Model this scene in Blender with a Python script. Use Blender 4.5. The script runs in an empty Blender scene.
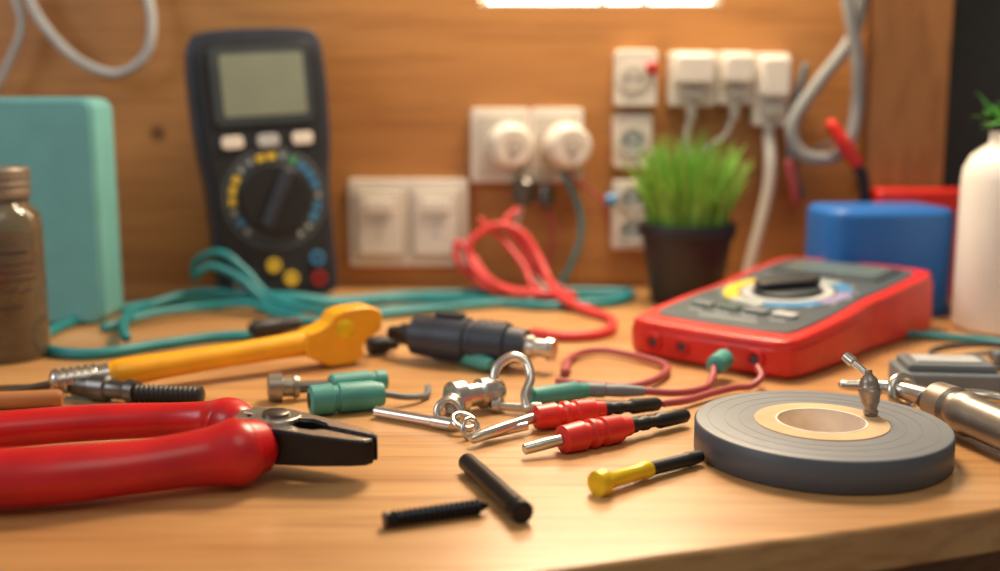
import bpy, bmesh, math, random
from mathutils import Vector, Matrix, Euler
random.seed(4)
Z0=0.75
S=bpy.context.scene
R=math.radians
# ------------------------------------------------------------ materials
def lin(h):
    h=h.lstrip('#'); o=[]
    for i in (0,2,4):
        c=int(h[i:i+2],16)/255
        o.append(c/12.92 if c<=.04045 else ((c+.055)/1.055)**2.4)
    return (*o,1)
def mat(name,col,rough=.5,metal=0,var=.12,nscale=60,bump=.05,coat=0,trans=0,emit=0,sss=0,spec=.5):
    m=bpy.data.materials.new(name); m.use_nodes=True
    nt=m.node_tree; b=nt.nodes['Principled BSDF']; c=lin(col)
    tc=nt.nodes.new('ShaderNodeTexCoord'); no=nt.nodes.new('ShaderNodeTexNoise')
    no.inputs['Scale'].default_value=nscale; no.inputs['Detail'].default_value=4
    nt.links.new(tc.outputs['Object'],no.inputs['Vector'])
    cr=nt.nodes.new('ShaderNodeValToRGB')
    cr.color_ramp.elements[0].position=.3; cr.color_ramp.elements[1].position=.7
    cr.color_ramp.elements[0].color=(*[x*(1-var) for x in c[:3]],1)
    cr.color_ramp.elements[1].color=(*[min(1,x*(1+var)) for x in c[:3]],1)
    nt.links.new(no.outputs['Fac'],cr.inputs['Fac']); nt.links.new(cr.outputs['Color'],b.inputs['Base Color'])
    b.inputs['Roughness'].default_value=rough; b.inputs['Metallic'].default_value=metal
    b.inputs['Specular IOR Level'].default_value=spec
    if coat: b.inputs['Coat Weight'].default_value=coat; b.inputs['Coat Roughness'].default_value=.15
    if trans: b.inputs['Transmission Weight'].default_value=trans
    if sss:
        b.inputs['Subsurface Weight'].default_value=sss; b.inputs['Subsurface Scale'].default_value=.004
    if emit:
        nt.links.new(cr.outputs['Color'],b.inputs['Emission Color']); b.inputs['Emission Strength'].default_value=emit
    if bump:
        bp=nt.nodes.new('ShaderNodeBump'); bp.inputs['Strength'].default_value=bump; bp.inputs['Distance'].default_value=.0005
        n2=nt.nodes.new('ShaderNodeTexNoise'); n2.inputs['Scale'].default_value=1500
        nt.links.new(tc.outputs['Object'],n2.inputs['Vector'])
        nt.links.new(n2.outputs['Fac'],bp.inputs['Height']); nt.links.new(bp.outputs['Normal'],b.inputs['Normal'])
    return m
def wood(name,c1,c2,c3,scale=(3,45,45),rough=.4,knots=False,coat=0,fine=.45):
    m=bpy.data.materials.new(name); m.use_nodes=True
    nt=m.node_tree; b=nt.nodes['Principled BSDF']; L=nt.links.new
    tc=nt.nodes.new('ShaderNodeTexCoord'); mp=nt.nodes.new('ShaderNodeMapping'); mp.inputs['Scale'].default_value=scale
    L(tc.outputs['Object'],mp.inputs['Vector'])
    n1=nt.nodes.new('ShaderNodeTexNoise'); n1.inputs['Scale'].default_value=1; n1.inputs['Detail'].default_value=6; n1.inputs['Distortion'].default_value=.6
    L(mp.outputs['Vector'],n1.inputs['Vector'])
    cr=nt.nodes.new('ShaderNodeValToRGB'); e=cr.color_ramp.elements
    e[0].position=.32; e[0].color=lin(c1); e[1].position=.62; e[1].color=lin(c2)
    L(n1.outputs['Fac'],cr.inputs['Fac'])
    n2=nt.nodes.new('ShaderNodeTexNoise'); n2.inputs['Scale'].default_value=5; n2.inputs['Detail'].default_value=8
    mp2=nt.nodes.new('ShaderNodeMapping'); mp2.inputs['Scale'].default_value=(scale[0]*.8,scale[1]*1.6,scale[2]*1.6)
    L(tc.outputs['Object'],mp2.inputs['Vector']); L(mp2.outputs['Vector'],n2.inputs['Vector'])
    r2=nt.nodes.new('ShaderNodeValToRGB'); r2.color_ramp.elements[0].position=.47; r2.color_ramp.elements[0].color=(0,0,0,1)
    r2.color_ramp.elements[1].position=.68; r2.color_ramp.elements[1].color=(fine,fine,fine,1)
    L(n2.outputs['Fac'],r2.inputs['Fac'])
    mx=nt.nodes.new('ShaderNodeMixRGB'); mx.inputs['Color2'].default_value=lin(c3)
    L(r2.outputs['Color'],mx.inputs['Fac']); L(cr.outputs['Color'],mx.inputs['Color1'])
    last=mx.outputs['Color']
    if knots:
        v=nt.nodes.new('ShaderNodeTexVoronoi'); v.inputs['Scale'].default_value=9
        L(tc.outputs['Object'],v.inputs['Vector'])
        r3=nt.nodes.new('ShaderNodeValToRGB'); r3.color_ramp.elements[0].position=.03; r3.color_ramp.elements[0].color=(.85,.85,.85,1)
        r3.color_ramp.elements[1].position=.075; r3.color_ramp.elements[1].color=(0,0,0,1)
        L(v.outputs['Distance'],r3.inputs['Fac'])
        m3=nt.nodes.new('ShaderNodeMixRGB'); m3.inputs['Color2'].default_value=lin('#4a2a12')
        L(r3.outputs['Color'],m3.inputs['Fac']); L(last,m3.inputs['Color1']); last=m3.outputs['Color']
    L(last,b.inputs['Base Color']); b.inputs['Roughness'].default_value=rough
    if coat: b.inputs['Coat Weight'].default_value=coat; b.inputs['Coat Roughness'].default_value=.25
    bp=nt.nodes.new('ShaderNodeBump'); bp.inputs['Strength'].default_value=.12; bp.inputs['Distance'].default_value=.001
    L(n2.outputs['Fac'],bp.inputs['Height']); L(bp.outputs['Normal'],b.inputs['Normal'])
    return m
M={}
M['table']=wood('table_wood','#b8844f','#cf9f68','#966235',(3,26,26),.38,coat=.35,fine=.5)
M['edge_shade']=wood('bench_edge_shaded_wood','#6a3f1e','#7e5029','#472812',(3,40,40),.5)  # darker wood tone stands in for shade on the bench's front side
M['wall']=wood('wall_wood','#aa7340','#be864a','#8b582a',(3,22,22),.5,knots=True)
M['post']=wood('post_wood','#8d5d32','#a57040','#6c4320',(25,25,3),.6)
M['dark']=mat('dark_plaster','#36393b',.8)
M['floor']=mat('floor_concrete','#3c342d',.8)
M['red']=mat('red_rubber','#c6161c',.34,coat=.15)
M['red2']=mat('red_plastic','#d82a22',.38,coat=.1)
M['redc']=mat('red_cable_rubber','#cf4040',.45)
M['mar']=mat('maroon_cable','#a4484c',.45)
M['teal']=mat('teal_cable','#1f828a',.42)
M['tealp']=mat('teal_plug','#46968f',.5)
M['box']=mat('teal_painted_metal','#70b4b6',.45,var=.05)
M['blk']=mat('black_rubber','#17181b',.5)
M['blkp']=mat('black_plastic','#24262b',.42)
M['case']=mat('slate_case','#2d3442',.44)
M['panel']=mat('dark_panel','#3a4247',.4)
M['panel2']=mat('gray_face_panel','#4a545a',.4)
M['lcd']=mat('lcd_glass','#838c7c',.25,var=.04)
M['lcdd']=mat('lcd_dark','#65736f',.2,var=.04)
M['met']=mat('brushed_steel','#cfcac2',.27,metal=.93)
M['dmet']=mat('dark_steel','#6f6c68',.33,metal=.88)
M['lidm']=mat('dull_tin_lid','#9a9084',.36,metal=.65)
M['jaw']=mat('blackened_steel','#2a2a2e',.34,metal=.7)
M['white']=mat('white_plastic','#e2dbd0',.4,var=.04)
M['wht2']=mat('white_plastic_grayish','#c9c2b6',.5,var=.04)  # slightly grayer white for frames, collars and mullions
M['yel']=mat('yellow_plastic','#f4aa14',.34,coat=.2)
M['yel2']=mat('yellow_brass','#e4be18',.33,metal=.15)
M['gray']=mat('gray_cable','#8b8c8b',.5)
M['gry']=mat('gray_plastic','#6a7278',.5)
M['lgry']=mat('light_gray_plastic','#b3b6b8',.5)
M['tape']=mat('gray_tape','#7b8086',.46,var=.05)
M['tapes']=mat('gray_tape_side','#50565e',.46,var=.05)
M['tapel']=mat('gray_tape_layer','#73787e',.46,var=.05)
M['card']=mat('cardboard','#d3b088',.8)
M['card_lit']=mat('cardboard_lit','#f0e6d6',.7)  # pale colour paints in the light on the core's inner wall
M['blue']=mat('blue_plastic','#2069b8',.42,var=.05)
M['blud']=mat('blue_dark','#175499',.45)
M['pot']=mat('black_pot','#1f2124',.5)
M['soil']=mat('soil','#3a2818',.9,var=.4,nscale=300)
M['leaf']=mat('grass_green','#86b94e',.5,var=.35,nscale=90)
M['leafd']=mat('leaf_green','#4c8f3c',.5,var=.3)
M['vase']=mat('white_enamel','#e4e0d8',.35,var=.03)
M['glass']=mat('smoky_jar_glass','#9c8a70',.08,trans=.68,var=.05,bump=0)
M['jarin']=mat('jar_contents','#6f5840',.7,var=.5,nscale=150)
M['ink']=mat('label_ink','#3d3023',.7)
M['brown']=mat('brown_wood_stick','#b0713f',.6)
M['purp']=mat('purple_print','#8f88ac',.4)
M['bluep']=mat('blue_print','#4589ba',.4)
M['yelp']=mat('yellow_print','#e2c040',.4)
M['grn']=mat('green_print','#4f9b6c',.4)
M['pale']=mat('pale_print','#aab4b4',.4)
M['redd']=mat('red_dot','#b3262a',.4)
M['win']=mat('window_daylight','#ffecca',.5,emit=10,bump=0,var=.02)
# ------------------------------------------------------------ helpers
def root(name,loc=(0,0,0),rot=None):
    e=bpy.data.objects.new(name,None); e.empty_display_size=.02
    S.collection.objects.link(e)
    m=Matrix.Translation(Vector(loc)+Vector((0,0,Z0)))
    if rot is not None: m=m@rot
    e.matrix_world=m; return e
def finish(name,bm,mats,parent,bevel=0,seg=3,smooth=True,sharp=None,sub=0):
    bmesh.ops.recalc_face_normals(bm,faces=bm.faces)
    me=bpy.data.meshes.new(name); bm.to_mesh(me); bm.free()
    ob=bpy.data.objects.new(name,me); S.collection.objects.link(ob)
    for m in (mats if isinstance(mats,(list,tuple)) else [mats]): me.materials.append(M[m] if isinstance(m,str) else m)
    if smooth:
        for p in me.polygons: p.use_smooth=True
    if sharp: me.set_sharp_from_angle(angle=R(sharp))
    if parent is not None: ob.parent=parent
    else: ob.location.z+=Z0
    if bevel:
        b=ob.modifiers.new('bevel','BEVEL'); b.width=bevel; b.segments=seg; b.limit_method='ANGLE'; b.angle_limit=R(35); b.harden_normals=True
    return ob
def box(name,size,loc,m,parent=None,bevel=.0008,rz=0,seg=3,rot=None):
    bm=bmesh.new(); bmesh.ops.create_cube(bm,size=1)
    mt=Matrix.Translation(loc)@(rot if rot is not None else Matrix.Rotation(R(rz),4,'Z'))@Matrix.Diagonal((*size,1))
    bmesh.ops.transform(bm,matrix=mt,verts=bm.verts)
    return finish(name,bm,m,parent,bevel,seg,smooth=bevel>0)
def chaikin(p,n=2,k=.25):
    for _ in range(n):
        q=[]
        for i in range(len(p)):
            a=p[i]; b=p[(i+1)%len(p)]
            q.append((a[0]*(1-k)+b[0]*k,a[1]*(1-k)+b[1]*k)); q.append((a[0]*k+b[0]*(1-k),a[1]*k+b[1]*(1-k)))
        p=q
    return p
def rrect(w,h,r,cx=0,cy=0,n=5):
    o=[]
    for sx,sy,a0 in ((1,-1,-90),(1,1,0),(-1,1,90),(-1,-1,180)):
        for i in range(n+1):
            a=R(a0+90*i/n); o.append((cx+sx*(w/2-r)+r*math.cos(a),cy+sy*(h/2-r)+r*math.sin(a)))
    return o
def circ(r,cx=0,cy=0,n=32,a0=0,a1=360):
    if a1-a0>=360: return [(cx+r*math.cos(2*math.pi*i/n),cy+r*math.sin(2*math.pi*i/n)) for i in range(n)]
    return [(cx+r*math.cos(R(a0+(a1-a0)*i/n)),cy+r*math.sin(R(a0+(a1-a0)*i/n))) for i in range(n+1)]
def prism(name,pts,z0,z1,m,parent=None,bevel=.0006,seg=3,zb=None,xf=None):
    bm=bmesh.new()
    a=[bm.verts.new((x,y,z0 if zb is None else zb(x,y))) for x,y in pts]
    b=[bm.verts.new((x,y,z1)) for x,y in pts]
    bm.faces.new(list(reversed(a))); bm.faces.new(b)
    n=len(pts)
    for i in range(n): bm.faces.new((a[i],a[(i+1)%n],b[(i+1)%n],b[i]))
    if xf is not None: bmesh.ops.transform(bm,matrix=xf,verts=bm.verts)
    return finish(name,bm,m,parent,bevel,seg,smooth=bevel>0)
def ringpr(name,ro,ri,z0,z1,m,parent=None,c=(0,0),a0=0,a1=360,n=64,bevel=.0004):
    bm=bmesh.new(); full=(a1-a0)>=360; k=n if full else n+1; V=[]
    for i in range(k):
        a=R(a0+(a1-a0)*i/n); cs,sn=math.cos(a),math.sin(a)
        V.append([bm.verts.new((c[0]+r*cs,c[1]+r*sn,z)) for r,z in ((ri,z0),(ro,z0),(ro,z1),(ri,z1))])
    for i in range(k if full else k-1):
        A=V[i];B=V[(i+1)%k]
        for j in range(4): bm.faces.new((A[j],B[j],B[(j+1)%4],A[(j+1)%4]))
    if not full:
        bm.faces.new(V[0]); bm.faces.new(list(reversed(V[-1])))
    return finish(name,bm,m,parent,bevel,2,smooth=bevel>0)
def axis(p0,p1):
    p0=Vector(p0); d=Vector(p1)-p0
    return Matrix.Translation(p0)@d.to_track_quat('Z','Y').to_matrix().to_4x4(), d.length
def turned(name,p0,p1,prof,m,parent=None,n=32,sharp=35,caps=True):
    bm=bmesh.new(); mt,L=axis(p0,p1)
    rings=[]
    for q in prof:
        r=max(q[1],1e-5)
        rings.append([bm.verts.new((r*math.cos(2*math.pi*i/n),r*math.sin(2*math.pi*i/n),q[0]*L)) for i in range(n)])
    for k in range(len(rings)-1):
        for i in range(n):
            f=bm.faces.new((rings[k][i],rings[k][(i+1)%n],rings[k+1][(i+1)%n],rings[k+1][i]))
            if len(prof[k])>2: f.material_index=prof[k][2]
    if caps:
        bm.faces.new(rings[0]); bm.faces.new(rings[-1])
    bmesh.ops.transform(bm,matrix=mt,verts=bm.verts)
    return finish(name,bm,m,parent,sharp=sharp)
def cat(P,sub):
    P=[Vector(p) for p in P]; o=[]
    E=[P[0]*2-P[1]]+P+[P[-1]*2-P[-2]]
    for i in range(1,len(E)-2):
        a,b,c,d=E[i-1:i+3]
        for k in range(sub):
            t=k/sub
            o.append(.5*((2*b)+(c-a)*t+(2*a-5*b+4*c-d)*t*t+(3*b-a-3*c+d)*t**3))
    o.append(P[-1]); return o
def sweep(name,pts,rad,m,parent=None,sub=8,n=14,cap=True,minz=None):
    P=cat(pts,sub)
    if isinstance(rad,(int,float)): RR=[(rad,rad)]*len(P)
    else:
        rr=[(r,r) if isinstance(r,(int,float)) else r for r in rad]
        RR=[(v.x,v.y) for v in cat([(a,b,0) for a,b in rr],sub)]
    if minz is not None:
        for p,r in zip(P,RR): p.z=max(p.z,minz+r[1])
    T=[]
    for i in range(len(P)):
        T.append((P[min(i+1,len(P)-1)]-P[max(i-1,0)]).normalized())
    s=T[0].cross(Vector((0,0,1)))
    if s.length<.2: s=T[0].cross(Vector((1,0,0)))
    s.normalize(); bm=bmesh.new(); rings=[]
    def ring(c,s,u,a,b): return [bm.verts.new(c+s*a*math.cos(2*math.pi*i/n)+u*b*math.sin(2*math.pi*i/n)) for i in range(n)]
    F=[]
    for i,t in enumerate(T):
        s=(s-t*s.dot(t)).normalized()
        F.append((s.copy(),s.cross(t).normalized()))
    if cap:
        for k in (60,30):
            a=R(k); s,u=F[0]; r=RR[0]; rings.append(ring(P[0]-T[0]*min(r)*math.sin(a),s,u,r[0]*math.cos(a),r[1]*math.cos(a)))
    for p,(s,u),r in zip(P,F,RR): rings.append(ring(p,s,u,*r))
    if cap:
        for k in (30,60):
            a=R(k); s,u=F[-1]; r=RR[-1]; rings.append(ring(P[-1]+T[-1]*min(r)*math.sin(a),s,u,r[0]*math.cos(a),r[1]*math.cos(a)))
    for k in range(len(rings)-1):
        for i in range(n): bm.faces.new((rings[k][i],rings[k][(i+1)%n],rings[k+1][(i+1)%n],rings[k+1][i]))
    bm.faces.new(rings[0]); bm.faces.new(rings[-1])
    return finish(name,bm,m,parent)
def torus(name,c,R0,r0,m,parent=None,rot=Matrix.Identity(4),seg=32):
    bm=bmesh.new(); V=[]
    for i in range(seg):
        a=2*math.pi*i/seg
        V.append([bm.verts.new(((R0+r0*math.cos(b))*math.cos(a),(R0+r0*math.cos(b))*math.sin(a),r0*math.sin(b))) for b in [2*math.pi*j/12 for j in range(12)]])
    for i in range(seg):
        for j in range(12): bm.faces.new((V[i][j],V[(i+1)%seg][j],V[(i+1)%seg][(j+1)%12],V[i][(j+1)%12]))
    bmesh.ops.transform(bm,matrix=Matrix.Translation(c)@rot,verts=bm.verts)
    return finish(name,bm,m,parent)
def ball(name,c,r,m,parent=None,sc=(1,1,1)):
    bm=bmesh.new(); bmesh.ops.create_uvsphere(bm,u_segments=24,v_segments=16,radius=r)
    bmesh.ops.transform(bm,matrix=Matrix.Translation(c)@Matrix.Diagonal((*sc,1)),verts=bm.verts)
    return finish(name,bm,m,parent)
RX=lambda d:Matrix.Rotation(R(d),4,'X')
RY=lambda d:Matrix.Rotation(R(d),4,'Y')
RZ=lambda d:Matrix.Rotation(R(d),4,'Z')
WY=.805
# ------------------------------------------------------------ room
wx0,wx1,wz0,wz1=-.014,.158,.2025,.42
wb=root('wall_back')
for i,(x0,x1,z0,z1) in enumerate([(-1.2,wx0,-Z0,1.2),(wx0,wx1,-Z0,wz0),(wx1,.30,-Z0,1.2),(wx0,wx1,wz1,1.2)]):
    box('panel_%d'%(i+1),(x1-x0,.03,z1-z0),((x0+x1)/2,WY+.015,(z0+z1)/2),'wall',wb,bevel=0)
box('dark_section',(1.2,.03,1.2+Z0),(.30+.6,WY+.015,(1.2-Z0)/2),'dark',wb,bevel=0)
wn=root('window_1')
box('pane',(wx1-wx0,.004,wz1-wz0),((wx0+wx1)/2,WY+.020,(wz0+wz1)/2),'win',wn,bevel=0)
for i,x in enumerate((wx0+.003,wx0+.088,wx0+.118,wx1-.003)):
    box('mullion_%d'%(i+1),(.005,.012,wz1-wz0),(x,WY+.012,(wz0+wz1)/2),'wht2',wn,bevel=.001)
box('sill',(wx1-wx0,.02,.002),((wx0+wx1)/2,WY+.010,wz0+.001),'wht2',wn,bevel=.0005)
box('floor',(3.2,3,.05),(0,0,-Z0-.025),'floor',None,bevel=0)
box('wooden_post',(.056,.028,1.2+Z0),(.2845,WY-.0145,(1.2-Z0)/2),'post',None,bevel=.002)
# ------------------------------------------------------------ bench
out=[(-.9,0.03),(-.3,.205),(-.12,.262),(.0,.298),(.05,.314),(.0934,.327),(.129,.338),(.169,.352),(.3,.40),(.9,.62),(.9,WY-.001),(-.9,WY-.001)]
wbn=root('workbench')
prism('bench_top',out,-.016,0,'table',wbn,bevel=.0018)
ins=[(x,y+.014) if y<.7 else (x,y) for x,y in out]
prism('apron',ins,-.07,-.016,'edge_shade',wbn,bevel=.001)
for i,(x,y) in enumerate([(-.8,.15),(.8,.70),(-.8,.75)]): box('leg_%d'%(i+1),(.06,.06,Z0-.07),(x,y,-.07-(Z0-.07)/2),'edge_shade',wbn,bevel=.003)
# ------------------------------------------------------------ teal box
tb=root('teal_storage_box',(-.3075,.678,0),RZ(3))
prism('case',rrect(.13,.138,.008,0,.069),-.02,.018,'box',tb,bevel=.002,xf=RX(90))
prism('lid_panel',rrect(.126,.134,.007,0,.069),.018,.0205,'box',tb,bevel=.001,xf=RX(90))
# ------------------------------------------------------------ jar
jr=root('glass_jar',(-.2640,.577,0))
turned('glass',(0,0,0),(0,0,.1),[(0,.017),(.01,.0205),(.04,.0214),(.70,.0214),(.77,.0205),(.81,.0170),(.83,.0155),(.93,.0155)],'glass',jr,n=48)
turned('contents',(0,0,.002),(0,0,.066),[(0,.015),(.04,.0192),(.97,.0194),(1,.017)],'jarin',jr,n=40)
pr=[(.845,.0150),(.85,.0170),(.88,.0172),(.885,.0166),(.90,.0166),(.905,.0172),(.92,.0172),(.925,.0166),(.94,.0166),(.945,.0172),(.985,.0172),(1.0,.0158),(1.0,.013),(.995,.0125)]
turned('lid',(0,0,0),(0,0,.1015),pr,'lidm',jr,n=48)
def curved(name,a0,a1,z0,z1,r,m,parent):
    bm=bmesh.new(); V=[]
    for i in range(17):
        a=R(a0+(a1-a0)*i/16); V.append((bm.verts.new((r*math.cos(a),r*math.sin(a),z0)),bm.verts.new((r*math.cos(a),r*math.sin(a),z1))))
    for i in range(16): bm.faces.new((V[i][0],V[i+1][0],V[i+1][1],V[i][1]))
    ob=finish(name,bm,m,parent); s=ob.modifiers.new('t','SOLIDIFY'); s.thickness=.0002; return ob
for i,(z,a,b) in enumerate([(.058,-82,-30),(.052,-75,-18),(.048,-70,-22),(.044,-78,-14),(.038,-62,-24),(.03,-80,-40)]): curved('label_print_%d'%i,a,b,z,z+(.002 if i==0 else .0010),.0216,'ink',jr)
# ------------------------------------------------------------ wall cables
w1=root('wall_cable')
sweep('cable',[(-.40,.79,.13),(-.363,.79,.14),(-.345,.79,.165),(-.335,.79,.190),(-.342,.79,.215),(-.36,.79,.26)],.0026,'lgry',w1)
w2=root('wall_cable')
sweep('cable',[(-.335,.79,.27),(-.330,.79,.216),(-.321,.788,.192),(-.298,.787,.166),(-.270,.787,.155),(-.249,.787,.167),(-.243,.788,.19),(-.248,.79,.22),(-.26,.79,.28)],.0033,'lgry',w2)
w3=root('hanging_gray_hose')
sweep('hose',[(.262,.785,.29),(.2505,.782,.207),(.243,.78,.178),(.221,.778,.148),(.204,.776,.120),(.211,.775,.100),(.232,.775,.097),(.245,.776,.110),(.249,.777,.135),(.246,.772,.165),(.236,.77,.21),(.23,.77,.29)],.0046,'gray',w3,n=18)
sweep('hose_strand',[(.215,.79,.16),(.207,.79,.12),(.209,.79,.09),(.217,.79,.07)],.003,'gry',w3)
# ------------------------------------------------------------ black multimeter
mm=root('digital_multimeter',(-.1500,.742,.001),RZ(20)@RY(-3.2)@RX(86))
hb=[(-.036,0),(.036,0),(.041,.006),(.0405,.05),(.0415,.085),(.0450,.105),(.0460,.15),(.0445,.176),(.036,.184),(-.036,.184),(-.0445,.176),(-.0460,.15),(-.0450,.105),(-.0415,.085),(-.0405,.05),(-.041,.006)]
prism('case',chaikin(hb,2),-.030,0,'case',mm,bevel=.004,seg=4)
fb=[(.001+x*.88,.007+y*.925) for x,y in hb]
prism('face_plate',chaikin(fb,2),0,.003,'blkp',mm,bevel=.0015)
prism('screen_bezel',rrect(.066,.052,.005,.001,0.146),.003,.0052,'panel',mm)
prism('screen_glass',rrect(.055,.041,.002,.002,0.146),.0052,.0058,'lcd',mm,bevel=.0002)
for i,(x,w,c) in enumerate([(-.022,.0145,'white'),(.0015,.0145,'lgry'),(.0245,.014,'white')]): prism('button_%d'%(i+1),rrect(w,.0085,.003,x,.109),.003,.0058,c,mm,bevel=.0008)
DC=(.0025,.070)
ringpr('dial_ring',.0345,.0335,.003,.0036,'gry',mm,c=DC)
prism('dial_plate',circ(.0325,*DC,48),.003,.0038,'panel',mm)
for i in range(24):
    a=i*15
    c='pale'
    if i in (6,7,11,10,12): c='yelp'
    if i in (1,2,3,22,23,14): c='bluep'
    if i in (4,): c='grn'
    if i in (16,17,18,19): continue
    ringpr('mark_%d'%i,.0308,.0262 if c!='pale' else .0275,.0038,.0046,c,mm,c=DC,a0=a-(5.5 if c!='pale' else 3),a1=a+(5.5 if c!='pale' else 3),n=3,bevel=0)
prism('knob_base',circ(.0235,*DC,40),.0038,.010,'blk',mm,bevel=.0015)
prism('knob_bar',rrect(.008,.042,.003),.010,.015,'case',mm,bevel=.0015,xf=Matrix.Translation((*DC,0))@RZ(-28))
for i,(x,y,c) in enumerate([(-.003,.025,'yelp'),(.008,.015,'yelp'),(.027,.027,'bluep'),(.027,.013,'redd'),(-.026,.014,'gry')]):
    ringpr('jack_%d'%(i+1),.0050,.0028,.003,.0055,c,mm,c=(x,y),n=24); prism('jack_hole_%d'%(i+1),circ(.0028,x,y,16),.003,.0042,'blk' if c!='yelp' else 'yelp',mm,bevel=0)
# ------------------------------------------------------------ outlets
def plate(name,x,z,w,h,d=.006):
    e=root(name,(x,WY-.0005,z),RX(90))
    prism('faceplate',rrect(w,h,.003),0,d,'white',e,bevel=.0012)
    return e
e=plate('double_wall_switch',-.0668,.0484,.087,.064)
for sx in (-1,1):
    prism('frame_%d'%sx,rrect(.037,.052,.002,sx*.0205,0),.006,.008,'wht2',e)
    prism('rocker_%d'%sx,rrect(.031,.046,.002,sx*.0205,0),.008,.0105,'white',e,bevel=.001)
    for k in range(3): prism('mark_%d_%d'%(sx,k),rrect(.012-.003*k,.0012,.0004,sx*.0205,.006-k*.007),.0105,.0109,'pale',e,bevel=0)
    prism('lever_%d'%sx,rrect(.02,.010,.002,sx*.0205,.012),.0105,.013,'white',e,bevel=.001)
for x,w in ((0,.042),(.0407,.038)):
    e=plate('wall_outlet',x,.1045,w,.053,.008)
    prism('inner_frame',rrect(w*.8,.043,.003),.008,.0095,'wht2',e)
    turned('plug_body',(.006,0,.009),(.010,0,.032),[(0,0.0165),(.3,.0165),(.45,.0150),(.9,.0145),(1,.0125),(1,.006),(.93,.0055)],'white',e)
    turned('pin',(.010,0,.031),(.010,0,.034),[(0,.004),(1,.0035)],'wht2',e)
e=plate('wall_outlet',.0964,.152,.030,.0395,.012)
prism('socket',circ(.0105,-.002,0,28),.012,.0135,'wht2',e); prism('hole_l',circ(.0017,-.006,0,10),.0135,.0138,'blk',e,bevel=0); prism('hole_r',circ(.0017,.002,0,10),.0135,.0138,'blk',e,bevel=0)
turned('indicator',(.011,.007,.012),(.011,.007,.016),[(0,.0045),(.6,.0045),(1,.003)],'redd',e)
e=plate('wall_outlet',.0953,.1075,.028,.0385,.008)
ringpr('socket_ring',.0105,.0085,.008,.0095,'wht2',e); prism('socket_well',circ(.0085,0,0,28),.008,.0084,'pale',e,bevel=0)
for k in (-1,1): prism('hole_%d'%k,circ(.0016,k*.004,0,10),.0084,.0088,'blk',e,bevel=0)
e=plate('wall_outlet',.096,.0545,.029,.050,.008)
for j in (-1,1):
    ringpr('socket_ring_%d'%j,.0100,.0082,.008,.0095,'wht2',e,c=(0,j*.0115)); prism('socket_well_%d'%j,circ(.0082,0,j*.0115,28),.008,.0084,'pale',e,bevel=0)
    for k in (-1,1): prism('hole_%d_%d'%(j,k),circ(.0016,k*.004,j*.0115,10),.0084,.0088,'blk',e,bevel=0)
for x,z,w,h in ((.1365,.1515,.033,.038),(.167,.152,.025,.037),(.1925,.144,.0245,.051)):
    e=plate('plug_adapter',x,z,w,h,.014)
    prism('cap',rrect(w*.86,h*.55,.004,0,h*.17),.014,.026,'white',e,bevel=.003)
    prism('collar',rrect(w*.6,h*.2,.003,0,-h*.28),.014,.020,'wht2',e,bevel=.002)
    turned('strain_relief',(0,-h*.4,.011),(0,-h*.40-.014,.011),[(0,.0048),(.3,.0048),(.35,.004),(.6,.004),(.65,.0033),(1,.003)],'wht2',e)
e=root('thick_white_power_cord')
sweep('cord',[(.1925,.795,.112),(.193,.79,.095),(.1925,.79,.075),(.188,.79,.05),(.182,.79,.022),(.180,.79,.006),(.190,.79,.0045)],.0042,'white',e)
e=root('thin_white_cord')
sweep('cord',[(.1365,.797,.124),(.134,.798,.108),(.139,.799,.09),(.146,.80,.065),(.15,.8015,.03),(.15,.8015,.004)],.0022,'white',e)
e=root('thin_white_cord')
sweep('cord',[(.167,.797,.125),(.162,.798,.112),(.150,.799,.103),(.142,.8,.088),(.138,.802,.04),(.138,.802,.004)],.0018,'white',e)
e=root('hanging_adapter_cord')
turned('adapter',(.017,.786,.082),(.017,.786,.062),[(0,.006),(.15,.0085),(.8,.0085),(1,.005)],'dmet',e)
turned('adapter_b',(.033,.786,.076),(.033,.786,.060),[(0,.005),(.2,.006),(.8,.006),(1,.003)],'dmet',e)
sweep('cord',[(.017,.786,.064),(.012,.785,.045),(.02,.783,.025),(.03,.78,.006),(.05,.775,.003)],.0013,'white',e)
sweep('cord_b',[(.033,.786,.062),(.038,.785,.045),(.034,.783,.02),(.024,.78,.003)],.0013,'mar',e)
e=root('hanging_teal_wire')
sweep('wire',[(.045,.79,.085),(.052,.788,.072),(.058,.787,.055),(.057,.785,.035),(.050,.783,.018),(.043,.78,.003),(.06,.775,.003)],.0018,'teal',e)
sweep('wire_b',[(.047,.79,.085),(.066,.788,.072),(.075,.788,.062),(.078,.79,.05)],.0013,'mar',e)
turned('plug',(.076,.789,.066),(.084,.789,.066),[(0,.004),(.8,.005),(1,.003)],'bluep',e)
# ------------------------------------------------------------ red tool hung on wall
e=root('red_handled_cutter')
sweep('handle',[(.228,.764,.120),(.236,.764,.108),(.246,.764,.094)],[(.006,.004),(.0085,.005),(.0065,.0045)],'red2',e)
sweep('shank',[(.246,.764,.094),(.252,.764,.082),(.254,.764,.062)],[(.004,.004),(.005,.004),(.004,.003)],'blk',e)
sweep('hook',[(.252,.764,.08),(.253,.78,.083),(.253,.80,.084)],.0015,'met',e)
sweep('handle_b',[(.206,.785,.092),(.209,.785,.078),(.211,.785,.066)],[(.004,.004),(.0055,.004),(.005,.004)],'mar',e)
sweep('link',[(.209,.785,.09),(.225,.775,.105),(.236,.766,.108)],.0015,'dmet',e)
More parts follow.
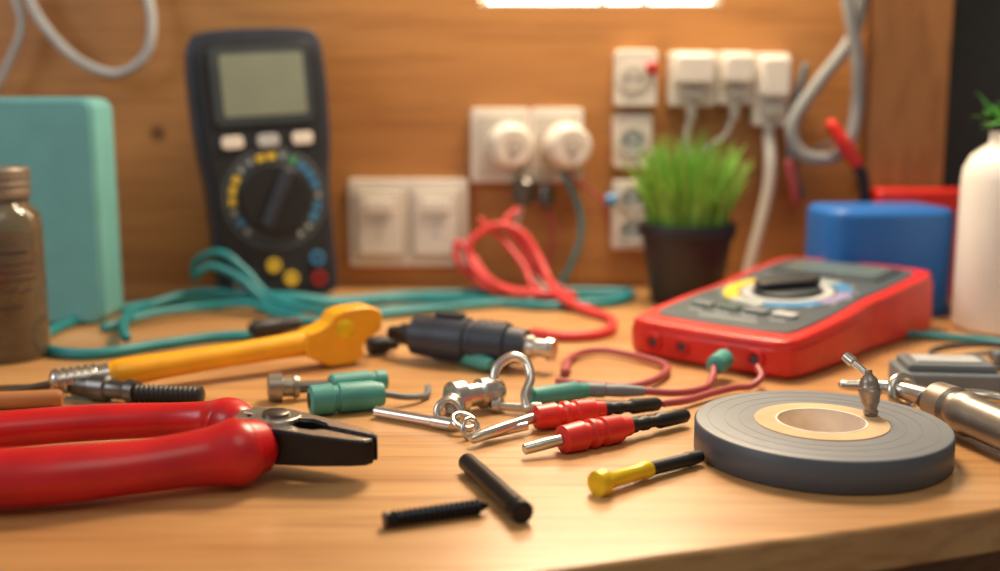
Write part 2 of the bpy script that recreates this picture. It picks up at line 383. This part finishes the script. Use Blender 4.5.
# ------------------------------------------------------------ potted grass
pg=root('potted_wheatgrass',(.1270,.742,0))
turned('pot',(0,0,0),(0,0,.055),[(0,.0225),(.02,.0235),(.82,.0300),(.83,.0320),(.98,.0330),(1,.0325),(1,.030),(.92,.0285)],'pot',pg,n=48)
turned('soil',(0,0,.044),(0,0,.050),[(0,.027),(.8,.0288),(1,.02)],'soil',pg)
bm=bmesh.new()
for i in range(620):
    a=random.uniform(0,2*math.pi); r=.027*math.sqrt(random.random()); x,y=r*math.cos(a),r*math.sin(a)
    h=random.uniform(.044,.076)*(1-.22*(r/.027)**2); lean=random.uniform(.1,.85)*r/.027+random.uniform(-.15,.2)
    dx,dy=math.cos(a)*lean,math.sin(a)*lean; b=random.uniform(0,math.pi); w=random.uniform(.0008,.0016)
    sx,sy=math.cos(b)*w,math.sin(b)*w; pr=None
    for k in range(5):
        t=k/4; px=x+dx*h*t*t*.62; py=y+dy*h*t*t*.5; pz=.047+h*t*(1-.15*lean*t); ww=1-t**2*.9
        q=(bm.verts.new((px-sx*ww,py-sy*ww,pz)),bm.verts.new((px+sx*ww,py+sy*ww,pz)))
        if pr: bm.faces.new((pr[0],pr[1],q[1],q[0]))
        pr=q
finish('grass_blades',bm,'leaf',pg)
# ------------------------------------------------------------ blue box / red box
bb=root('blue_storage_box',(.2470,.715,0),RZ(4))
prism('body',rrect(.0815,.060,.012),0,.0688,'blue',bb,bevel=.0055,seg=5)
prism('base_lip',rrect(.0825,.061,.012),0,.006,'blud',bb,bevel=.001)
rb=root('red_storage_box',(.297,.7620,0))
prism('body',rrect(.075,.020,.004),0,.060,'red2',rb,bevel=.002)
prism('lid',rrect(.077,.021,.004),.060,.0765,'red2',rb,bevel=.003)
# ------------------------------------------------------------ white bottle vase with leaves
vb=root('white_bottle_vase',(.3035,.650,0))
turned('bottle',(0,0,0),(0,0,.118),[(0,.026),(.015,.029),(.03,.0295),(.76,.0295),(.82,.0285),(.88,.025),(.92,.019),(.94,.0155),(.985,.015),(1,.0158),(1,.012),(.95,.0115)],'vase',vb,n=56,sharp=60)
bm=bmesh.new()
for i in range(44):
    a=random.uniform(0,6.28); el=random.uniform(.0,1.2); L=random.uniform(.012,.021)
    base=Vector((random.uniform(-.014,.010),random.uniform(-.01,.01),.118+random.uniform(0,.010)))
    d=Vector((math.cos(a)*math.cos(el),math.sin(a)*math.cos(el),math.sin(el))); s=d.cross(Vector((0,0,1))).normalized(); u=s.cross(d)
    pts=[]
    for t,w in ((0,.0006),(.3,.0032),(.6,.0040),(.85,.0022),(1,.0003)):
        p=base+d*L*t-u*(.25*L*t*t)
        pts.append((bm.verts.new(p-s*w),bm.verts.new(p-u*.0006),bm.verts.new(p+s*w)))
    for k in range(4):
        for j in (0,1): bm.faces.new((pts[k][j],pts[k][j+1],pts[k+1][j+1],pts[k+1][j]))
finish('leaves',bm,'leafd',vb)
for i in range(4): sweep('stem_%d'%i,[(i*.003-.005,0,.09),(i*.004-.006,0,.115),(i*.006-.009,.002,.124)],.0008,'leafd',vb,sub=4)
# ------------------------------------------------------------ red multimeter
L2=.0930; TL=5.0
rm=root('red_digital_multimeter',(.1655,.6200,0),RZ(-42)@Matrix.Translation((0,-L2,.0165))@RX(TL)@Matrix.Translation((0,L2,0)))
ro=[(-.042,-L2),(.042,-L2),(.0505,-.085),(.0515,-.03),(.0485,.0),(.0515,.03),(.052,.083),(.044,L2),(-.044,L2),(-.052,.083),(-.0515,.03),(-.0485,0),(-.0515,-.03),(-.0505,-.085)]
zb=lambda x,y:-.0160-math.tan(R(TL))*(y+L2)
prism('holster',chaikin(ro,2),0,0,'red2',rm,bevel=.004,seg=4,zb=zb)
prism('rim',chaikin([(x*.985,y*.99) for x,y in ro],2),-.003,.0030,'red2',rm,bevel=.0026,seg=4)
fo=[(x*.84,y*.87+.002) for x,y in ro]
prism('face',chaikin(fo,2),.0015,.0040,'panel2',rm,bevel=.0008)
def fz(n,pts,a,b,c,bv=.0005,xf=None): return prism(n,pts,a,b,c,rm,bevel=bv,xf=xf)
fz('screen_frame',rrect(.070,.036,.004,0,.059),.0040,.0052,'panel')
fz('screen',rrect(.060,.027,.002,0,.059),.0052,.0057,'lcdd',0)
for i,(a,b,c) in enumerate([(-30,25,'purp'),(25,60,'bluep'),(60,100,'pale'),(100,235,'yelp'),(235,275,'pale'),(275,330,'bluep')]):
    ringpr('dial_sector_%d'%i,.0360,.0275,.0040,.0045,c,rm,c=(0,-.002),a0=a+1,a1=b-1,n=12,bevel=0)
ringpr('dial_inner',.0258,.0205,.0040,.0045,'lgry',rm,c=(0,-.002),bevel=0)
for i in range(16): ringpr('tick_%d'%i,.0385,.0370,.0040,.0044,'pale',rm,c=(0,-.002),a0=i*22.5-3,a1=i*22.5+3,n=2,bevel=0)
fz('knob_base',circ(.0190,0,-.002,40),.0040,.0070,'panel',.0015)
fz('knob_bar',rrect(.015,.038,.007),.0065,.0125,'blk',.0028,Matrix.Translation((0,-.002,0))@RZ(-44))
for i in range(4):
    fz('button_%d'%i,rrect(.013,.007,.002,-.025+.0165*i,-.051),.0040,.0060,['gry','lcdd','gry','lgry'][i])
    fz('caption_%d'%i,rrect(.009,.0018,.0004,-.025+.0165*i,-.0595),.0040,.0043,'pale',0)
fz('caption_wide',rrect(.035,.002,.0004,0,-.068),.0040,.0043,'pale',0)
for i,x in enumerate((-.030,-.012,.012,.030)):
    turned('jack_%d'%i,(x,-L2+.003,-.007),(x,-L2-.0012,-.007),[(0,.0052),(.8,.0052),(1,.0045),(1,.0028),(.3,.0026)],'red' ,rm)
    prism('jack_hole_%d'%i,circ(.0020,x,-.007,16),L2+.0002,L2+.0008,'panel',rm,bevel=0,xf=RX(90)@Matrix.Identity(4))
# ------------------------------------------------------------ tape roll
tp=root('electrical_tape_roll',(.1245,.4120,0))
h=.0126
bm=bmesh.new(); N=128
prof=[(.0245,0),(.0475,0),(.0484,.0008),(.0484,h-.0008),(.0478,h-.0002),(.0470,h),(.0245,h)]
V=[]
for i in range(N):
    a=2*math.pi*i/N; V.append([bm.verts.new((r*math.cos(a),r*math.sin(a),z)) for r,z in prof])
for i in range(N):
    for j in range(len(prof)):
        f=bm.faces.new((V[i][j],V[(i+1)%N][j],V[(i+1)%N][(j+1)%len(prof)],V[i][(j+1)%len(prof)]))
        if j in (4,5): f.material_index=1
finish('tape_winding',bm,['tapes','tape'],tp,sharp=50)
for i,(r0) in enumerate((.0310,.0365,.0430)): ringpr('layer_%d'%i,r0+.0004,r0,h-.0002,h+.00006,'tapel',tp,n=96,bevel=0)
ringpr('core',.0255,.0172,.0002,h+.0005,'card',tp,n=96,bevel=.0004)
ringpr('core_wall_lit',.0174,.0165,.0004,h+.0007,'card_lit',tp,n=96,bevel=.0003)
pb=root('small_metal_probe')
prof=[(0,.0016),(.05,.0026),(.12,.0030),(.15,.0024),(.22,.0026),(.30,.0034)]
for i in range(5): prof+= [(.34+i*.09,.0042-abs(i-2)*.0003),(.38+i*.09,.0046-abs(i-2)*.0005)]
prof+=[(.82,.003),(.9,.0016),(1,.0014)]
turned('knurled_bulb',(.1460,.4185,h),(.1445,.4205,h+.0185),prof,'lidm',pb)
turned('stem',(.1445,.4205,h+.0165),(.1375,.428,h+.0225),[(0,.0014),(.6,.0014),(.65,.0022),(1,.002)],'met',pb)
# ------------------------------------------------------------ pliers
pl=root('combination_pliers')
d=Vector((.955,-.296,0)); nn=Vector((.296,.955,0)); pv=Vector((-.0820,.3900,0))
xf=Matrix(((d.x,nn.x,0,pv.x),(d.y,nn.y,0,pv.y),(0,0,1,0),(0,0,0,1)))
def J(l): return [(a/1000,b/1000) for a,b in l]
def slope(o):
    for v in o.data.vertices:
        s=(Vector(v.co)-pv).dot(d)
        if s>0:
            c=.0135; v.co.z=c+(v.co.z-c)*(1-min(s/.042,1)*.38)-.0015*s/.042
j1=J([(-14,3),(-16,11),(-6,12),(6,11.5),(20,10),(32,7.2),(38,5),(39.5,1.2),(36,1.0),(34,1.8),(32,1.0),(30,1.8),(28,1.0),(26,1.8),(24,1.0),(21,1.2),(18,4.2),(12,5.0),(8,3.2),(6,.4),(0,0)])
def jaw(n,pts,z0,z1,m,bv):
    o=prism(n,pts,z0,z1,m,pl,bevel=bv,xf=xf); slope(o); return o
jaw('jaw_far',j1,.0065,.0200,'jaw',.0007)
jaw('jaw_near',[(a,-b-.0004) for a,b in reversed(j1)],.0065,.0200,'jaw',.0007)
jt=J([(-15,2.5),(-15,10),(-6,11),(6,10.5),(20,9),(32,6.4),(37,4.6),(38.5,2.4),(20,2.4),(17,5.4),(12,6.2),(7,4.2),(4,1)])
jaw('jaw_face_far',jt,.0200,.0208,'met',.0003)
jaw('jaw_face_near',[(a,-b) for a,b in reversed(J([(-15,2.5),(-15,10),(-6,11),(6,10.7),(20,9.2),(32,6.6),(37,4.6),(38.5,2.4),(20,2.4),(17,5.4),(12,6.2),(7,4.2),(4,1)]))],.0200,.0207,'met',.0003)
prism('joint_plate',circ(.0092,0,0,36),.0195,.0216,'met',pl,bevel=.0006,xf=xf)
turned('rivet',(pv.x,pv.y,.021),(pv.x,pv.y,.0232),[(0,.0050),(.8,.0050),(1,.0042)],'dmet',pl)
sweep('tang_far',[pv+Vector((.002,.004,.0138)),pv+Vector((-.012,.012,.0138)),(-.115,.416,.0128)],[(.007,.0062),(.0065,.0062),(.0045,.0045)],'met',pl)
sweep('tang_near',[pv+Vector((.002,-.004,.0138)),pv+Vector((-.010,-.008,.0138)),(-.108,.372,.0120)],[(.007,.0062),(.0065,.0062),(.0045,.0045)],'met',pl)
sweep('handle_far',[(-.1005,.4065,.0138),(-.1055,.4105,.0138),(-.114,.4140,.0130),(-.13,.4160,.012),(-.15,.4140,.012),(-.172,.409,.012),(-.20,.399,.012),(-.225,.389,.012)],
      [(.0080,.0072),(.0105,.0085),(.0075,.007),(.0072,.0068),(.0080,.007),(.0085,.007),(.0082,.007),(.007,.006)],'red',pl,n=24)
sweep('handle_near',[(-.0895,.3775,.0128),(-.0935,.3745,.0125),(-.103,.3710,.0118),(-.122,.3640,.011),(-.145,.3560,.011),(-.170,.3510,.011),(-.20,.352,.011),(-.225,.358,.011)],
      [(.0112,.0108),(.0128,.0122),(.0105,.0102),(.0100,.0092),(.0115,.0098),(.0120,.0098),(.0110,.009),(.009,.008)],'red',pl,n=24)
# ------------------------------------------------------------ yellow tool
yt=root('yellow_handled_screwdriver')
A=Vector((-.1815,.500,.0095)); B=Vector((-.098,.551,.0135)); dd=(B-A).normalized()
turned('blade',(-.236,.480,.0035),(-.205,.4905,.0075),[(0,.0004),(.08,.0013),(1,.0017)],'dmet',yt)
pr=[(0,.003),(.05,.0055)]
for i in range(6): pr+=[(.1+i*.12,.0062),(.15+i*.12,.0062),(.17+i*.12,.0052),(.2+i*.12,.0052)]
pr+=[(.9,.0055),(1,.0055)]
turned('ferrule',(-.2065,.490,.0078),A,pr,'met',yt)
UZ=Vector((0,0,1)); lat=dd.cross(UZ).normalized()
sweep('handle',[A-dd*.001,A+dd*.006,A+dd*.03,A+dd*.06,A+dd*.084,A+dd*.102],[(.0055,.0055),(.0068,.0068),(.0062,.0060),(.0060,.0058),(.0062,.0062),(.0068,.0070)],'yel',yt,n=24,minz=.001)
hd=[(.094,.008),(.100,.0045),(.106,.001),(.120,.001),(.126,.004),(.125,.010),(.129,.014),(.136,.017),(.1365,.027),(.130,.0305),(.116,.0300),(.110,.0285),(.107,.0240),(.101,.0210),(.094,.0195)]
hx=Matrix(((dd.x,0,lat.x,A.x),(dd.y,0,lat.y,A.y),(0,1,0,0),(0,0,0,1)))
prism('head',chaikin(hd,1,.15),-.0075,.0075,'yel',yt,bevel=.0016,seg=4,xf=hx)
turned('head_boss',A+dd*.115+lat*.0070+UZ*(.015-A.z),A+dd*.115+lat*.0087+UZ*(.015-A.z),[(0,.0050),(.7,.0050),(1,.0042)],'yel2',yt)
# ------------------------------------------------------------ left bits
e=root('small_yellow_clamp')
box('body',(.02,.012,.018),(-.2425,.488,.009),'yel',e,bevel=.003,rz=10); box('pad',(.012,.006,.012),(-.233,.480,.006),'yel2',e,bevel=.002,rz=10)
e=root('brown_wooden_dowel')
turned('dowel',(-.245,.470,.004),(-.196,.478,.004),[(0,.0035),(.02,.004),(.96,.004),(1,.003)],'brown',e)
e=root('coiled_black_cable_connector')
turned('shell',(-.200,.494,.006),(-.164,.482,.006),[(0,.002),(.1,.0045),(.35,.005),(.38,.006),(.6,.006),(.63,.0045),(.85,.0045),(.9,.0055),(1,.005)],'dmet',e)
pr=[(0,.004)]
for i in range(14): pr+=[(.02+i*.068,.0036),(.045+i*.068,.0045),(.07+i*.068,.0036)]
turned('spring_sleeve',(-.165,.4825,.0048),(-.132,.4785,.0048),pr,'blk',e,sharp=80)
sweep('wire',[(-.2,.494,.005),(-.215,.500,.003),(-.24,.50,.0022)],.0018,'dmet',e)
# ------------------------------------------------------------ teal test-lead cables
tc=root('teal_test_lead')
zc=.0030
def C(l): return [(x/1000,y/1000,(z[0]/1000 if z else zc)) for x,y,*z in l]
sweep('cable_a',C([(-145,618),(-165,612),(-190,592),(-214,571),(-240,577),(-256,600),(-262,628),(-258,668),(-238,712),(-205,728,4),(-170,726,6),(-143,722,8),(-110,732),(-70,752),(-22,760),(29,770),(80,768),(92,760),(86,739),(70,722),(40,716)]),zc,'teal',tc)
sweep('cable_b',C([(-205,590,8),(-216,618,8),(-225,655,8),(-222,690,8),(-196,712,12),(-160,708,9),(-128,704,8),(-104,708,5),(-70,735),(-20,731),(26,712),(50,716)]),zc,'teal',tc)
sweep('cable_c',C([(-203,722,20),(-200,718,32),(-182,712,38),(-165,708,26),(-150,702,12),(-120,690,4),(-85,690),(-60,700),(-30,705)]),zc*.9,'teal',tc)
sweep('cable_d',C([(-235,640,3),(-215,668,6),(-190,690,6),(-160,690,8),(-140,672,5),(-120,650,5)]),zc*.9,'teal',tc)
sweep('cable_e',C([(-196,706,26),(-186,706,30),(-168,704,22),(-150,696,8),(-130,680,4),(-118,660,3)]),zc*.8,'teal',tc)
sweep('cable_f',C([(-118,660,3),(-100,668),(-60,690),(-20,712),(20,728),(60,745),(88,750)]),zc*.8,'teal',tc)
turned('plug',(-.1435,.619,.006),(-.119,.640,.006),[(0,.0035),(.1,.005),(.6,.0055),(.65,.0045),(1,.004)],'blk',tc)
turned('plug_b',(-.071,.578,.0055),(-.056,.586,.0055),[(0,.004),(.1,.005),(.6,.005),(.65,.004),(1,.003)],'blk',tc)
e=root('teal_cable')
sweep('cable',C([(232,622),(245,618),(270,606),(290,590),(330,570)]),.0022,'teal',e)
# ------------------------------------------------------------ red cable bundle
rc=root('red_coiled_cable')
r_=.0029
sweep('coil_a',C([(40,770,4),(50,740,4),(30,720,8),(0,735,12),(-18,755,22),(-21,762,38),(-4,766,50),(14,764,46),(26,758,30),(34,742,14),(40,715,8),(56,690,4),(68,668),(66,638),(54,620),(34,616),(20,626)]),r_,'redc',rc,minz=0)
sweep('coil_b',C([(30,770,4),(10,765,4),(-10,760,8),(-29,764,24),(-30,768,38),(-20,762,30),(-8,745,16),(8,725,10),(30,716,10),(46,730,6),(44,750,6),(24,758,20),(16,764,36),(4,768,52),(12,775,60)]),r_*.85,'redc',rc,minz=0)
sweep('coil_c',C([(-14,768,54),(2,766,40),(16,752,24),(22,738,12),(34,722,5),(54,702,4),(62,684,4)]),r_*.75,'redc',rc,minz=0)
# ------------------------------------------------------------ gray desoldering tool
gt=root('gray_desoldering_tool')
a=Vector((-.046,.572,.0130)); b=Vector((.0135,.547,.0120))
turned('body',a,b,[(0,.0080),(.02,.0102),(.20,.0112),(.24,.0120),(.5,.0120),(.52,.0106),(.56,.0106),(.58,.0118),(.84,.0114),(.86,.0096),(1,.0090)],'case',gt,n=40)
ax=(b-a).normalized()
turned('nozzle',b-ax*.001,b+ax*.015,[(0,.0062),(.35,.0062),(.4,.0048),(.75,.0045),(.8,.006),(1,.0055)],'met',gt)
turned('tail_cap',a+ax*.001,a-ax*.014,[(0,.0062),(.5,.0058),(.55,.0045),(1,.0035)],'blk',gt)
box('slider',(.016,.006,.004),a+ax*.022+Vector((0,0,.0120)),'blk',gt,bevel=.0012,rz=-23)
for i in range(4): box('rib_%d'%i,(.0015,.008,.003),a+ax*(.040+i*.004)+Vector((0,0,.0102)),'blkp',gt,bevel=.0006,rz=-23)
e=root('teal_probe_tip')
turned('sleeve',(-.0225,.562,.0045),(-.004,.539,.0045),[(0,.003),(.1,.0042),(.8,.0042),(.85,.0035),(1,.003)],'tealp',e)
turned('pin',(-.004,.539,.0045),(.0,.533,.0045),[(0,.0015),(1,.001)],'met',e)
# ------------------------------------------------------------ small connectors
e=root('teal_banana_plug')
turned('head',(-.106,.4865,.0068),(-.092,.490,.0062),[(0,.0040),(.05,.0062),(.45,.0066),(.5,.0045),(.8,.0045),(.85,.0055),(1,.005)],'lidm',e)
turned('rod',(-.093,.490,.0058),(-.078,.495,.0055),[(0,.0028),(1,.0028)],'dmet',e)
turned('sleeve',(-.079,.495,.0055),(-.054,.506,.0055),[(0,.004),(.05,.0052),(.7,.0052),(.72,.0042),(.8,.0042),(.82,.0048),(1,.0045)],'tealp',e)
e=root('teal_banana_plug')
turned('sleeve',(-.0830,.4635,.0068),(-.052,.475,.0068),[(0,.0050),(.03,.0066),(.3,.0068),(.32,.0058),(.38,.0058),(.4,.0066),(.85,.0064),(1,.005)],'tealp',e)
turned('bore',(-.0833,.4634,.0068),(-.081,.4642,.0068),[(0,.0035),(1,.0035)],'blk',e)
sweep('wire',[(-.052,.475,.0068),(-.042,.480,.004),(-.034,.490,.002),(-.034,.505,.002)],.0015,'gry',e)
e=root('steel_test_pin')
turned('pin',(-.0545,.461,.0028),(-.0195,.4405,.0028),[(0,.001),(.03,.0024),(.75,.0024),(.77,.003),(1,.0028)],'met',e)
e=root('chrome_swivel_fitting')
turned('barrel',(-.022,.462,.0078),(.0,.478,.0078),[(0,.0045),(.05,.0075),(.25,.0076),(.3,.0052),(.55,.0052),(.6,.0068),(.85,.0068),(1,.005)],'met',e)
ball('joint',(-.0205,.4555,.0062),.006,'met',e)
torus('eye_ring',(-.0215,.447,.0065),.0050,.0016,'met',e,rot=RX(65)@RZ(10))
torus('eye_ring_b',(-.0150,.4395,.0045),.0048,.0013,'met',e,rot=RX(20)@RY(15))
torus('eye_ring_c',(-.0120,.4305,.0040),.0040,.0012,'met',e,rot=RX(60)@RY(40))
e=root('chain_shackle')
sweep('bow',[(.0005,.470,.003),(-.0025,.474,.010),(-.0015,.478,.018),(.005,.480,.0225),(.0115,.479,.0205),(.0135,.474,.014),(.011,.468,.008),(.012,.463,.0035)],.0021,'met',e,n=16)
turned('pin',(-.003,.469,.003),(.018,.463,.003),[(0,.003),(.15,.003),(.17,.0018),(.8,.0018),(.82,.003),(1,.003)],'met',e)
def banana(name,p0,p1,p2,p3,rb):
    e=root(name)
    turned('pin',p0,p1,[(0,.0012),(.04,.0022),(.5,.0024),(.9,.0022),(1,.0022)],'met',e)
    turned('grip',p1,p2,[(0,.003),(.03,rb*.9),(.3,rb),(.33,rb*.82),(.38,rb*.82),(.41,rb),(.48,rb),(.51,rb*.85),(.56,rb*.85),(.59,rb),(.85,rb*.92),(.88,rb*.7),(1,rb*.65)],'red2',e)
    turned('strain_relief',p2,p3,[(0,.0032),(.1,.0032),(.12,.0026),(.2,.0026),(.22,.0030),(.3,.0030),(.32,.0024),(.45,.0024),(.5,.0034),(.95,.0030),(1,.002)],'blk',e)
    return e
banana('red_banana_plug',(-.0118,.4180,.0035),(.0140,.4415,.0055),(.0440,.4545,.0055),(.0700,.467,.0045),.0055)
banana('red_banana_plug',(.0088,.4050,.0035),(.0235,.4110,.0055),(.0520,.4295,.0055),(.0790,.4490,.0045),.0060)
e=root('steel_test_pin')
turned('pin',(-.0065,.4265,.0025),(.011,.4350,.004),[(0,.001),(.05,.002),(1,.0018)],'met',e)
e=root('teal_lead_connector')
turned('sleeve',(.0130,.4745,.005),(.0400,.4885,.005),[(0,.003),(.05,.0045),(.8,.0047),(.85,.0038),(1,.0035)],'tealp',e)
turned('rear',(.040,.4885,.005),(.066,.4880,.0045),[(0,.0034),(.3,.0034),(.32,.0028),(.6,.003),(1,.0022)],'gry',e)
sweep('lead',[(.066,.488,.0045),(.082,.491,.003),(.096,.500,.003),(.102,.513,.005),(.104,.522,.0085)],.0018,'mar',e)
turned('meter_plug',(.1040,.520,.0085),(.1110,.5315,.0095),[(0,.003),(.1,.0048),(.8,.005),(1,.005)],'tealp',e)
e=root('maroon_test_lead')
sweep('lead',C([(35,545,4),(32,530),(34,552),(42,572),(54,580),(66,572),(76,560),(84,546),(82,530),(72,512),(60,503),(44,506),(28,512)]),.0018,'mar',e,minz=0)
sweep('lead_b',C([(72,469,4),(84,478),(97,490),(110,500),(118,503),(124,508,6),(124,516,9)]),.0017,'mar',e,minz=0)
# ------------------------------------------------------------ foreground small parts
e=root('black_steel_rod')
turned('rod',(-.0125,.3905,.0038),(.0075,.3380,.0038),[(0,.0025),(.02,.0034),(.9,.0036),(.91,.0030),(.93,.0030),(.94,.0038),(.99,.0038),(1,.003)],'jaw',e)
e=root('black_screw')
pr=[(0,.0006),(.05,.0015)]
N=17
for i in range(N): pr+=[(.08+i*.050,.0020),(.104+i*.050,.0028)]
pr+=[(.94,.0022),(.96,.0026),(.98,.0028),(1,.0028),(1,.002)]
turned('threaded_shank',(-.0040,.3480,.0027),(-.0370,.3345,.0028),pr,'jaw',e,sharp=20)
e=root('yellow_tipped_pin')
turned('tip',(.0330,.3640,.0042),(.0540,.3820,.0036),[(0,.0030),(.02,.0045),(.14,.0048),(.2,.0034),(.3,.0030),(.8,.0028),(.85,.0033),(1,.003)],'yel2',e)
turned('shaft',(.0535,.3816,.0036),(.0755,.3980,.0032),[(0,.0026),(.7,.0026),(.75,.003),(1,.0022)],'blk',e)
# ------------------------------------------------------------ right tools
e=root('chrome_ratchet_handle')
turned('barrel',(.1835,.4510,.0105),(.2030,.3720,.0105),[(0,.005),(.03,.0085),(.16,.009),(.18,.0075),(.22,.0075),(.24,.009),(.30,.009),(.32,.0082),(1,.0082)],'lidm',e,n=40)
turned('neck',(.1815,.457,.0098),(.1835,.4500,.0102),[(0,.0045),(1,.0055)],'dmet',e)
sweep('jaw_arm',[(.182,.455,.0105),(.174,.466,.011),(.162,.4725,.011),(.152,.474,.011)],[.0045,.0038,.003,.0022],'met',e,minz=0)
torus('adjust_ring',(.176,.466,.010),.0065,.0022,'met',e,rot=RX(70)@RY(20))
sweep('lever',[(.186,.458,.009),(.196,.464,.009),(.21,.462,.009),(.222,.452,.009)],[.003,.0028,.0028,.002],'met',e)
e=root('gray_terminal_block')
box('base',(.046,.032,.010),(.2130,.512,.005),'gry',e,bevel=.0018,rz=-6)
box('cover',(.040,.024,.004),(.2130,.513,.0115),'gry',e,bevel=.0012,rz=-6)
box('cover_plate',(.030,.014,.001),(.2130,.513,.0138),'lgry',e,bevel=.0004,rz=-6)
e=root('wire_clip_frame')
sweep('loop',[(.228,.552,.002),(.232,.575,.004),(.26,.580,.006),(.288,.572,.004),(.286,.548,.002),(.258,.543,.002),(.228,.552,.002)],.0016,'dmet',e)
sweep('crossbar',[(.236,.56,.003),(.26,.562,.006),(.284,.559,.003)],.0013,'met',e)
box('pad',(.022,.010,.006),(.268,.561,.004),'gry',e,bevel=.0015)
# ------------------------------------------------------------ lights
def area(name,loc,tgt,size,en,col,sy=None):
    l=bpy.data.lights.new(name,'AREA'); l.energy=en; l.color=col; l.size=size
    if sy: l.shape='RECTANGLE'; l.size_y=sy
    o=bpy.data.objects.new(name,l); S.collection.objects.link(o)
    o.location=Vector(loc)+Vector((0,0,Z0)); o.rotation_euler=(Vector(tgt)-Vector(loc)).to_track_quat('-Z','Y').to_euler(); return o
area('added_backlight_warm',(.10,.72,.46),(.03,.42,0),.16,4.3,(1,.79,.55))  # added area light standing in for window backlight, not a bench lamp
area('added_side_fill',(-.9,.1,.6),(0,.5,0),.5,3.6,(.88,.94,1))  # added cool fill from camera left, no window there
area('added_overhead_fill',(.2,-.2,1.1),(0,.6,0),.6,2.4,(1,.92,.80))  # added overhead fill behind the camera, not a ceiling fixture
w=bpy.data.worlds.new('world'); S.world=w; w.use_nodes=True
bg=w.node_tree.nodes['Background']; bg.inputs[0].default_value=(1,.89,.76,1); bg.inputs[1].default_value=.22
# ------------------------------------------------------------ camera
cam=bpy.data.cameras.new('camera'); co=bpy.data.objects.new('camera',cam); S.collection.objects.link(co); S.camera=co
cam.sensor_width=36; cam.lens=39.6; cam.clip_start=.01
co.location=(0,0,Z0+.134); co.rotation_euler=(R(90-9.37),0,0)
cam.dof.use_dof=True; cam.dof.focus_distance=.435; cam.dof.aperture_fstop=4.2
S.view_settings.view_transform='Standard'
